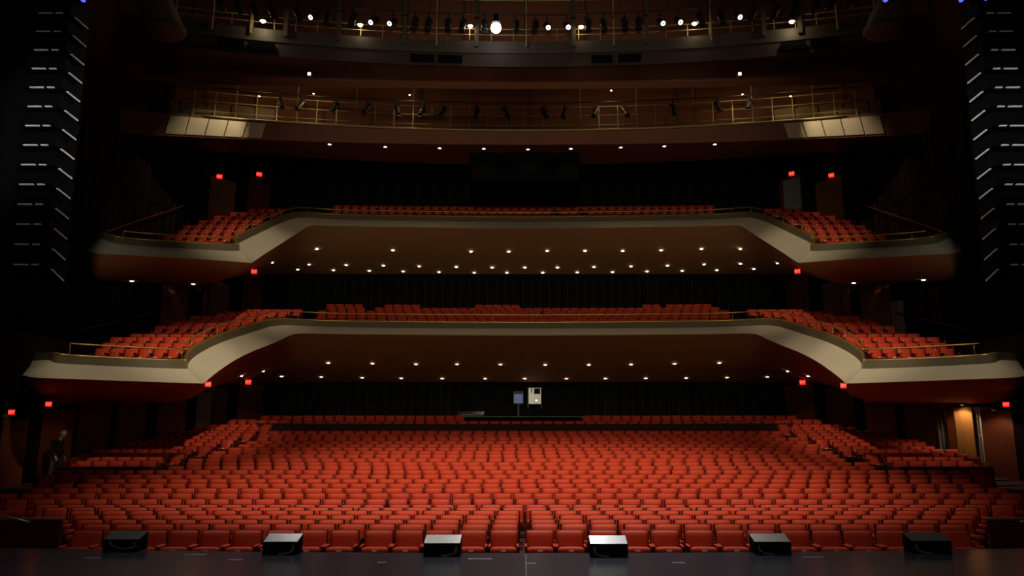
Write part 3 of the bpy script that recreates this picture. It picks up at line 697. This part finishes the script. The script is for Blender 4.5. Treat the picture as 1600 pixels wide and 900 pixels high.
for x, y in un:
    k += 1; a = (.5 if x < 480 else -.5 if x > 1170 else random.uniform(-.1, .1), .9)
    spotlight(x, y, pY(x)-.05, a, 'unlit black stage spotlight hanging on the front lighting pipe, %s from the left' % nth(k), 'unlit spotlights on the front pipe', zf=PZ-.55)
for k, (x, y) in enumerate(lt):
    o = spotlight(x, y, pY(x)-.05, ((-.25 if x < 820 else .12), .75), 'black stage spotlight showing a bright white ring lens, %s from the left' % nth(k+1), 'lit ring spotlights on the front pipe', 1, zf=PZ-.55)
    lamp('SPOT', 'stage_beam', (0, -.25, -.3), ((-3.7, -3.7, -3.7, 1.2, 1.2, 3.7, 3.7, 3.7)[k]-o.location.x, -17.6, -18.5), (2600, 800, 800, 5500, 5500, 300, 300, 750)[k], (1, .97, .95), .08, 16, .9, parent=o)
# small bare working lamps between them
BULB = MB().lathe([(.004, -.1), (.06, -.09), (.1, -.03), (.08, .03), (.03, .06), (.004, .06)], 12).mesh('bulb', M['bulb'])
CAPM = MB().lathe([(.005, .2), (.04, .19), (.05, .06), (.1, .02), (.14, -.03), (.13, -.03), (.04, .05), (.005, .06)], 14).mesh('shade', M['rail'])
for k, (x, y, e) in enumerate([(411, 32, 70), (563, 38, 30), (735, 40, 20), (908, 41, 20), (1085, 36, 30), (1237, 33, 60)]):
    l = thing('catwalk_lamp', 'small glowing work lamp above the front catwalk, %s from the left' % nth(k+1), 'lamp', P(x, y, pY(x)+.4), 0, 'catwalk work lamps')
    link('bulb', BULB, l); link('shade', CAPM, l); MB().tube([(0, 0, .19), (0, 0, 1.5)], .008, 5).obj('flex', M['pipe'], l)
    lamp('POINT', 'work_lamp_light', (0, -.05, -.16), None, e*.3, (1, .75, .45), .06, parent=l)
# the big bare work lamp
l = thing('work_light', 'large dazzling white work lamp on the front catwalk near the centre', 'lamp', P(775, 43.5, 28.9))
MB().lathe([(.004, -.23), (.1, -.2), (.185, -.12), (.215, 0), (.185, .12), (.1, .18), (.004, .2)], 20).obj('globe', M['big'], l)
MB().lathe([(.02, .62), (.1, .6), (.12, .3), (.2, .2), (.18, .2), (.02, .28)], 14).obj('socket', M['pipe'], l)
lamp('SPOT', 'work_light_beam', (0, -.32, -.02), (.6, -17.3, -18.6), 2300, (1, .95, .9), .2, 70, .9, parent=l)
# blue-lit lamps at the top corners
for k, (x, y) in enumerate([(98, -1), (137, -1), (1378, -1), (1495, -1), (1535, -2), (1560, -1)]):
    spotlight(x, y-4, 20, (0, .9), 'small spotlight with blue lens at the top edge, %s from the left' % nth(k+1), 'blue spotlights at the top', 2, .8)
# large slanting ducts at both ends of the front catwalk
for sgn, nm in ((-1, 'left'), (1, 'right')):
    X = lambda px: CX+sgn*(CX-px) if sgn > 0 else px
    a, b = P(X(228), -30, 26.6), P(X(262), 48, 26.6)
    d = thing('air_duct', 'thick grey slanting duct at the %s end of the front catwalk' % nm, 'duct', b); v = a-b
    MB().tube([(0, 0, 0), v], .62, 12).obj('duct_tube', M['duct'], d); MB().lathe([(.3, -.35), (.6, -.1), (.68, 0), (.66, .12), (.3, .14)], 12).obj('duct_boot', M['duct'], d)
# rear canopy
c2 = lambda X: (arc(38, 18, 2.3, X), 0)
t = thing('acoustic_canopy', 'rear brown ceiling canopy with a bright lip and pale lit panels at both ends', 'ceiling canopy', (0, 38, 17)); T = Vector((0, 38, 17))
g = lambda rows: MB().grid([[Vector(p)-T for p in r] for r in rows], False)
def c2p(X): return .45*(abs(X)/18)**2
rows = []
xs2 = [lerp(-21.5, 21.5, i/48) for i in range(49)]
for dy, z, f in ((0, 17.6, 0), (.35, 17.0, -1), (4.3, 17.35, 0), (4.3, 17.7, 0), (0, 17.6, 0)):
    rows.append([(X, c2(X)[0]+dy, z+f*c2p(X)) for X in xs2])
g(rows).obj('canopy_body', M['canopy'], t, False)
MB().tube([Vector((X, c2(X)[0]-.06, 17.63))-T for X in xs2[6:-6]], .06, 6).obj('lip', M['rail'], t)
V = [Vector(p) for r in rows[1:3] for p in r]
SOFF['rear'] = BVHTree.FromPolygons(V, [(i, i+1, 49+i+1, 49+i) for i in range(48)])
for sgn in (-1, 1):
    for k in range(5):
        Xa, Xb = 13.2+k*.9, 13.2+k*.9+.83
        q = []
        for X, z, dy in ((Xa, 17.5, -.04), (Xb, 17.5, -.04), (Xb+.28, 17.02-c2p(Xb)*.85, .27), (Xa+.28, 17.02-c2p(Xa)*.85, .27)): q.append(Vector((sgn*X, c2(X)[0]+dy, z))-T)
        o = MB().prism(q, (0, .05, 0)).obj('reflector_panel', M['panel'], t); o['label'] = 'pale lit panel'
for k, (x, y) in enumerate([(515, 225), (602, 229), (687, 231), (756, 232), (825, 233), (892, 232), (970, 230), (1038, 228), (1117, 225)]):
    h = SOFF['rear'].ray_cast(Vector((0, 0, CZ)), ray(x, y))
    if h[0] is None: print('miss', x, y); continue
    downlight(h[0]-Vector((0, 0, .02)), 'round lit downlight in the rear ceiling canopy, %s from the left' % nth(k+1), 'downlights in the rear canopy', 25)
# projection booth hung under the rear canopy
t = thing('projection_booth', 'black box booth hanging under the rear canopy at its centre', 'booth', (0, 40.4, 16))
MB().rbox(-3.0, 3.0, -.6, 2.4, -.55, 1.12, .03, 1, None, False).obj('booth_body', M['blackcloth'], t)
for x in (-1.8, 0, 1.8): MB().box(x-.5, x+.5, -.62, -.6, -.1, .5).obj('port', M['blackcloth'], t)
# rear catwalk
CW2 = lambda X: arc(38.9, 18, 2.3, X)
t = thing('lighting_catwalk', 'rear dim catwalk above the rear canopy with rails and drapes', 'catwalk', (0, 38.9, 18)); T = Vector((0, 38.9, 18))
for dz in (.55, 1.1, 1.6):
    MB().tube([Vector((X, CW2(X), 17.75+dz))-T for X in [lerp(-17.5, 17.5, i/36) for i in range(37)]], .025, 6).obj('rail', M['rail'], t)
for i in range(-17, 18): MB().box(i-.02, i+.02, CW2(i)-.02, CW2(i)+.02, 17.72, 19.4 if i % 3 else 21).obj('post', M['rail'], t).location = -T
MB().grid([[Vector((X, CW2(X)+2.2, z))-T for X in xs2] for z in (17.75, 22)], False).obj('backing', M['canopy'], t, False)
for sgn in (-1, 1):
    for k in range(5):
        X = 13.2+k*1.02; q = [Vector((sgn*(X+a), CW2(X+a)+.3, z))-T for a, z in ((0, 17.75), (.98, 17.75), (.98, 18.9+.1*(k % 2)), (0, 18.8))]
        MB().prism(q, (0, .03, 0)).obj('drape', M['drape'], t)
pp = thing('lighting_pipe', 'dim black pipe over the rear catwalk holding unlit lamps', 'pipe', (0, 38.2, 19.3)); MB().tube([(X, arc(0, 18, 2.3, X), 0) for X in [lerp(-16, 16, i/30) for i in range(31)]], .03, 6).obj('bar', M['pipe'], pp)
for i in range(-5, 6): MB().tube([(i*3, arc(0, 18, 2.3, i*3), 0), (i*3, arc(0, 18, 2.3, i*3), 3)], .012, 5).obj('hanger', M['pipe'], pp)
for k, x in enumerate([440, 472, 525, 575, 622, 660, 692, 745, 790, 850, 882, 930, 975, 1050, 1120, 1170]):
    X = (x-CX)*.0337; spotlight(x, 152-10*(abs(X)/12)**2, arc(38.2, 18, 2.3, X), (random.uniform(-.4, .4), .8), 'dim unlit spotlight over the rear catwalk, %s from the left' % nth(k+1), 'unlit spotlights over the rear catwalk', 0, 1.0, zf=18.75)

for k, (x, y, e) in enumerate([(405, 150, 45), (490, 146, 40), (640, 148, 30), (955, 141, 40), (1160, 147, 40), (1235, 150, 45)]):  # most of these lamps are added to light the dim rear catwalk
    l = thing('catwalk_lamp', 'tiny work or added fill lamp over the rear catwalk, %s from the left' % nth(k+1), 'lamp', P(x, y, arc(38.2, 18, 2.3, (x-CX)*.034)-.5), 0, 'rear catwalk work lamps'); l.scale = (.4,)*3
    link('bulb', BULB, l); link('shade', CAPM, l); MB().tube([(0, 0, .19), (0, 0, 22)], .02, 5).obj('flex', M['pipe'], l)
    lamp('POINT', 'work_lamp_light', (0, 0, -.4), None, e, (1, .75, .42), .05, parent=l)
# ------------------------------------------------------------------ hanging line arrays
CAB = MB(); CAB.prism([(-.34, 0, -.15), (.34, 0, -.15), (.34, 0, .15), (-.34, 0, .15)], (0, .02, 0))
cb = MB().add([(-.3, 0, -.12), (.3, 0, -.12), (.36, .45, -.155), (-.36, .45, -.155), (-.3, 0, .12), (.3, 0, .12), (.36, .45, .155), (-.36, .45, .155)], [(0, 3, 2, 1), (4, 5, 6, 7), (0, 1, 5, 4), (1, 2, 6, 5), (2, 3, 7, 6), (3, 0, 4, 7)])
CABM = cb.mesh('cabinet', M['speaker'])
GRILL = MB().box(-.34, .34, .45, .47, -.14, .14).mesh('grille', M['black'])
def rear_bar(n, m):  # white strips stand in for the light showing in the cabinet gaps
    b = MB(); b.box(-.2, .02, -.03, .0, -.135, -.12); b.box(.08, .19, -.03, 0, -.135, -.12); return b.mesh(n, m)
REARB = rear_bar('rear_light_strip', M['gap'])
SIDEB = {s_: MB().add([(s_*.318, .1, -.142), (s_*.345, .1, -.142), (s_*.385, .4, -.165), (s_*.37, .4, -.165), (s_*.318, .1, -.128), (s_*.345, .1, -.128), (s_*.385, .4, -.14), (s_*.37, .4, -.14)], [(0, 3, 2, 1), (4, 5, 6, 7), (0, 1, 5, 4), (1, 2, 6, 5), (2, 3, 7, 6), (3, 0, 4, 7)]).mesh('side_light_strip', M['gap']) for s_ in (-1, 1)}
for sgn, nm in ((-1, 'left'), (1, 'right')):
    z = 4.42; Y_ = 11.75; tilt = 22
    cabs = []
    for k in range(14):
        cabs.append((z, Y_, tilt)); a = math.radians(tilt)
        z += .325*math.cos(a*.5); Y_ -= .325*math.sin(a)*.35; tilt = max(2, tilt*.84)
    for k, (z, Y_, tl) in enumerate(cabs[::-1]):
        t = thing('line_array_speaker', 'black loudspeaker cabinet in the hanging %s line array, %s from the top' % (nm, nth(k+1)), 'loudspeaker', (sgn*7.78, Y_, z), 0, '%s hanging line array' % nm)
        t.rotation_euler = (math.radians(-tl), 0, -sgn*.0)
        link('cabinet', CABM, t); link('grille', GRILL, t); o = link('rear_light_strip', REARB, t); o['label'] = 'white strip for light in the cabinet gap'
        o.scale.x = -sgn
        o = link('side_light_strip', SIDEB[-sgn], t); o['label'] = 'slanting white strip for light through the cabinet gap'
    d = MB()
    n = 30; pts = [(sgn*(8.35+i*.12), 12.6+.09*math.sin(i*1.9), 0) for i in range(n+1)]
    d.grid([[(x, y, 3.9) for x, y, _ in pts], [(x, y, 14) for x, y, _ in pts]])
    o = d.obj('masking_drape', M['blackcloth'], None, False); tag(o, 'tall black masking drape beside the hanging %s line array' % nm, 'curtain')

# ------------------------------------------------------------------ front fill speakers on the stage edge
for k, (x0, x1, yb, dark) in enumerate([(159.5, 216, 861.5, 0), (409.5, 464, 866, 0), (661.5, 719, 868.5, 0), (922.5, 981.5, 869.7, 0), (1180, 1237, 866, 0), (1426, 1488, 864, 0)]):
    a, b = ground(x0, yb), ground(x1, yb); w = (b.x-a.x)/2; c = (a+b)/2
    t = thing('front_fill_speaker', 'black wedge speaker on the stage edge, %s' % ['leftmost of the six, with a looping cable', 'second from the left, silvery top', 'third from the left, left of the centre seam', 'brightest white top, right of the centre seam', 'fifth from the left, grey top', 'rightmost of the six, darkest top'][k], 'loudspeaker', c, 0, 'front fill speakers on the stage edge')
    hb, hf, dp = .165, .252, .27
    body = MB().prism([(-w, 0, .004), (-w, dp, .004), (-w, dp, hf), (-w, 0, hb)], (2*w, 0, 0)).obj('cabinet', M['speaker'], t)
    MB().prism([(-w+.004, .006, hb+.002), (-w+.004, dp-.004, hf+.001), (-w+.004, dp-.004, hf+.007), (-w+.004, .006, hb+.008)], (2*w-.008, 0, 0)).obj('top_panel', M['speakertop'], t)
    MB().box(-w+.02, w-.02, dp, dp+.012, .02, hf-.02).obj('grille', M['black'], t)
    sd = 1 if k < 3 else -1
    pl = MB().box(min(sd*(w-.09), sd*(w-.03)), max(sd*(w-.09), sd*(w-.03)), -.006, 0, .03, hb-.02).obj('connector_plate', M['black'], t)
    MB().box(min(sd*(w-.07), sd*(w-.052)), max(sd*(w-.07), sd*(w-.052)), -.009, -.006, .06, hb-.035).obj('label_strip', M['tape'], pl)
    hd = MB().box(min(-sd*(w-.03), sd*(w-.13)), max(-sd*(w-.03), sd*(w-.13)), -.008, 0, hb-.03, hb-.022).obj('handle_bar', M['frame'], t)
    for xf in (-w+.03, w-.03): MB().lathe([(.02, 0), (.02, .006)], 10, Matrix.Translation((xf, .04, -.001))).obj('foot', M['black'], t)
    cp = {0: [(sd*(w-.06), -.012, .07), (sd*(w-.12), -.02, .05), (0, -.02, .05), (-w*.45, -.015, .09), (-w*.6, -.01, .14), (-w*.75, .03, hb+.02)]}.get(k, [(sd*(w-.06), -.012, .07), (sd*(w-.1), -.03, .03), (sd*(w-.18), -.03, .012), (sd*(w-.26), -.05, .008)])
    MB().tube(smooth_path(cp, 4), .0055, 6).obj('cable', M['cable'], t)

# ------------------------------------------------------------------ pit barriers beside the front rows
for sgn, nm in ((-1, 'left'), (1, 'right')):
    t = thing('pit_barrier', 'low dark wooden barrier at the %s end of the front rows' % nm, 'barrier', (sgn*9.2, 14.2, FLOOR0))
    MB().rbox(-.95, .95, 0, .08, 0, 1.0, .01, 1, None, False).obj('panel', M['shell'], t); MB().rbox(-.97, .97, -.03, .11, 1.0, 1.05, .012, 1).obj('cap_rail', M['wood'], t)
    h = MB().tube([P(-8 if sgn < 0 else 1648, 803, 13.9), P(20 if sgn < 0 else 1620, 809, 13.9), P(46 if sgn < 0 else 1594, 815.5, 13.9)], .012, 6).obj('aisle_handrail', M['metal']); tag(h, 'thin pale handrail above the dark barrier at the %s of the front rows' % nm, 'handrail')

# ------------------------------------------------------------------ sound booth at the rear of the stalls
Yb = 44.2
t = thing('sound_booth', 'black sound booth with dark counter at the rear centre of the stalls', 'booth', (0, Yb, 2.1))
zt = zat(652, Yb)-2.1; xl, xr = P(718, 640, Yb).x, P(915, 640, Yb).x
MB().box(xl, xr, 0, .12, -.6, zt).obj('counter_front', M['blackcloth'], t); MB().box(xl, xr, -.05, .9, zt, zt+.06).obj('counter_top', M['black'], t)
MB().box(xl, xl+.1, 0, 2.6, -.6, zt).obj('side_wall', M['blackcloth'], t); MB().box(xr-.1, xr, 0, 2.6, -.6, zt).obj('side_wall', M['blackcloth'], t)
a = P(735, 645, 44.4); m_ = thing('mixing_console', 'dark mixing console with a thin bright edge on the booth counter', 'console', (a.x, 44.55, 2.1+zt+.06))
MB().prism([(-.75, 0, 0), (-.75, .5, 0), (-.75, .5, .3), (-.75, 0, .1)], (1.5, 0, 0)).obj('console_body', M['black'], m_); MB().box(-.5, .35, -.012, .0, .1, .125).obj('edge_strip', M['pale'], m_)
a, b = P(803, 630, 44.7), P(817, 613, 44.7); sw = (b.x-a.x); zb0 = 2.1+zt+.06
m_ = thing('computer_monitor', 'small computer monitor glowing blue in the sound booth', 'monitor', ((a.x+b.x)/2, 44.7, zb0))
MB().box(-sw/2-.03, sw/2+.03, .01, .05, a.z-zb0-.04, b.z-zb0+.06).obj('bezel', M['black'], m_); MB().box(-sw/2, sw/2, .0, .009, a.z-zb0, b.z-zb0-.1).obj('screen', M['screen'], m_)
MB().box(-.05, .05, .02, .05, 0, a.z-zb0).obj('stand', M['black'], m_); MB().box(-.18, .18, -.06, .12, 0, .02).obj('base', M['black'], m_)
Yw = 47.3; a, b = P(826, 631, Yw), P(845, 606, Yw)
t = thing('booth_doorway', 'pale lit control room doorway behind the sound booth', 'doorway', (a.x, Yw, a.z)); w, h = b.x-a.x, b.z-a.z
MB().box(0, w, .05, .08, 0, h).obj('lit_room', M['paper'], t)
for q in ((-.06, 0), (w, w+.06)): MB().box(q[0], q[1], -.03, .1, -.3, h+.05).obj('jamb', M['black'], t)
MB().box(.45*w, .95*w, .03, .05, .62*h, .97*h).obj('cabinet_front', M['slat'], t); MB().box(.5*w, .76*w, .02, .05, .12*h, .32*h).obj('notice_frame', M['black'], t); MB().box(.55*w, .71*w, .01, .02, .16*h, .28*h).obj('notice', M['lenslit'], t)
MB().box(.2*w, .28*w, .03, .05, .7*h, .98*h).obj('shelf_edge', M['black'], t)

# ------------------------------------------------------------------ person at the left wall
def skin_obj(name, joints, edges, m, parent, sub=2):
    me = bpy.data.meshes.new(name); me.from_pydata([j[0] for j in joints], edges, []); o = bpy.data.objects.new(name, me); COL.objects.link(o)
    o.modifiers.new('skin', 'SKIN'); ss = o.modifiers.new('subdivision', 'SUBSURF'); ss.levels = sub; ss.render_levels = sub
    sv = me.skin_vertices[0].data
    for i, j in enumerate(joints): sv[i].radius = j[1] if isinstance(j[1], tuple) else (j[1], j[1]); sv[i].use_root = (i == 0)
    dg = bpy.context.evaluated_depsgraph_get(); me2 = bpy.data.meshes.new_from_object(o.evaluated_get(dg)); bpy.data.objects.remove(o)
    me2.name = name; me2.materials.clear(); me2.materials.append(m); me2.polygons.foreach_set('use_smooth', [True]*len(me2.polygons)); me2.update()
    return link(name, me2, parent)
zf = zat(713.7, 27.0)-HB
t = thing('person', 'person in dark clothes with pale hair, head bowed, standing at the left wall', 'person', (-15.95, 26.75, zf), 0)
# faces +X (towards the rows), head bent forwards
J = [((0, 0, .93), (.11, .15)), ((.02, 0, 1.12), (.1, .14)), ((.02, 0, 1.32), (.11, .17)), ((.04, 0, 1.45), (.07, .1)), ((.08, 0, 1.52), .05), ((.13, 0, 1.58), .055),
     ((.0, .2, 1.4), .055), ((.0, .25, 1.13), .043), ((.14, .24, .92), .033), ((.0, -.2, 1.4), .055), ((-.02, -.26, 1.13), .043), ((.12, -.25, .92), .033),
     ((.0, .1, .86), .09), ((.02, .11, .48), .06), ((-.02, .12, .1), .042), ((.1, .13, .04), .038), ((.0, -.1, .86), .09), ((-.04, -.11, .48), .06), ((-.1, -.12, .1), .042), ((.02, -.13, .04), .038)]
E = [(0, 1), (1, 2), (2, 3), (3, 4), (4, 5), (3, 6), (6, 7), (7, 8), (3, 9), (9, 10), (10, 11), (0, 12), (12, 13), (13, 14), (14, 15), (0, 16), (16, 17), (17, 18), (18, 19)]
for sy, base in ((1, 8), (-1, 11)):
    hx, hy, hz = J[base][0]; pi = len(J); J.append(((hx+.03, hy, hz-.07), .026)); E.append((base, pi))
    for f, (dx, dy, ln) in enumerate([(.035, 0, .065), (.018, 0, .08), (0, 0, .075), (-.018, 0, .06)]):
        q = len(J); J.append(((hx+.03+dx, hy, hz-.1), .009)); J.append(((hx+.035+dx, hy-sy*.01, hz-.1-ln*.6), .008)); J.append(((hx+.02+dx, hy-sy*.03, hz-.1-ln), .007)); E += [(pi, q), (q, q+1), (q+1, q+2)]
    q = len(J); J.append(((hx+.065, hy-sy*.015, hz-.06), .01)); J.append(((hx+.08, hy-sy*.03, hz-.1), .008)); E += [(pi, q), (q, q+1)]
skin_obj('body', [(j[0], tuple(v*.66 for v in j[1])) if isinstance(j[1], tuple) else j for j in J], E, M['skin'], t)
HM = Matrix.Translation((.16, 0, 1.655)) @ Matrix.Rotation(math.radians(38), 4, 'Y')
hd = MB()
prof = [(.012, -.125), (.04, -.118), (.056, -.09), (.068, -.05), (.076, 0), (.08, .04), (.076, .08), (.055, .108), (.02, .12)]
vs = []; nn = 16
for r, z in prof:
    for j in range(nn):
        a = 2*math.pi*j/nn; x = r*1.2*math.cos(a)+(.015 if z < -.05 else 0); y = r*math.sin(a)*.95; vs.append(HM @ Vector((x, y, z)))
hd.add(vs, [(i*nn+j, i*nn+(j+1) % nn, (i+1)*nn+(j+1) % nn, (i+1)*nn+j) for i in range(len(prof)-1) for j in range(nn)]+[tuple(range(nn))[::-1], tuple(range((len(prof)-1)*nn, len(prof)*nn))], True)
hd.add([HM @ Vector(p) for p in ((.088, -.014, -.03), (.088, .014, -.03), (.118, 0, -.035), (.09, 0, .012))], [(0, 1, 2), (0, 2, 3), (1, 3, 2), (0, 3, 1)])
for sy in (-1, 1): hd.tube([HM @ Vector((0, sy*.076, -.03)), HM @ Vector((-.01, sy*.09, .0)), HM @ Vector((0, sy*.08, .025))], .012, 6)
hd.obj('head', M['skin'], t)
fe = MB()
for sy in (-1, 1): fe.lathe([(.002, -.006), (.011, -.004), (.011, .004), (.002, .006)], 8, HM @ Matrix.Translation((.088, sy*.032, 0)))
fe.tube([HM @ Vector((.08, -.024, -.075)), HM @ Vector((.086, 0, -.078)), HM @ Vector((.08, .024, -.075))], .006, 5); fe.obj('face_features', M['shell'], t)
hr = MB(); vs = []
for i in range(6):
    ph = math.pi/2*i/5.2
    for j in range(nn):
        a = 2*math.pi*j/nn; vs.append(HM @ Vector((.108*math.cos(a)*math.cos(ph)-.012, .09*math.sin(a)*math.cos(ph), .02+.118*math.sin(ph)-(.045 if math.cos(a) < -.2 and i == 0 else 0))))
hr.add(vs, [(i*nn+j, i*nn+(j+1) % nn, (i+1)*nn+(j+1) % nn, (i+1)*nn+j) for i in range(5) for j in range(nn)]+[tuple(range(nn))[::-1], tuple(range(5*nn, 6*nn))], True); hr.obj('hair', M['hair'], t)
def inflate(ids, k): return [(J[i][0], tuple(v*k for v in J[i][1]) if isinstance(J[i][1], tuple) else J[i][1]*k+.006) for i in ids]
skin_obj('shirt', inflate([1, 0, 2, 3, 6, 7, 8, 9, 10, 11], 1.38), [(0, 1), (0, 2), (2, 3), (3, 4), (4, 5), (5, 6), (3, 7), (7, 8), (8, 9)], M['shirt'], t)
skin_obj('trousers', inflate([0, 12, 13, 14, 16, 17, 18], 1.3), [(0, 1), (1, 2), (2, 3), (0, 4), (4, 5), (5, 6)], M['trouser'], t)
for base in (15, 19):
    x, y, z = J[base][0]; MB().rbox(x-.17, x+.1, y-.05, y+.05, 0, .09, .03, 2).obj('shoe', M['black'], t)
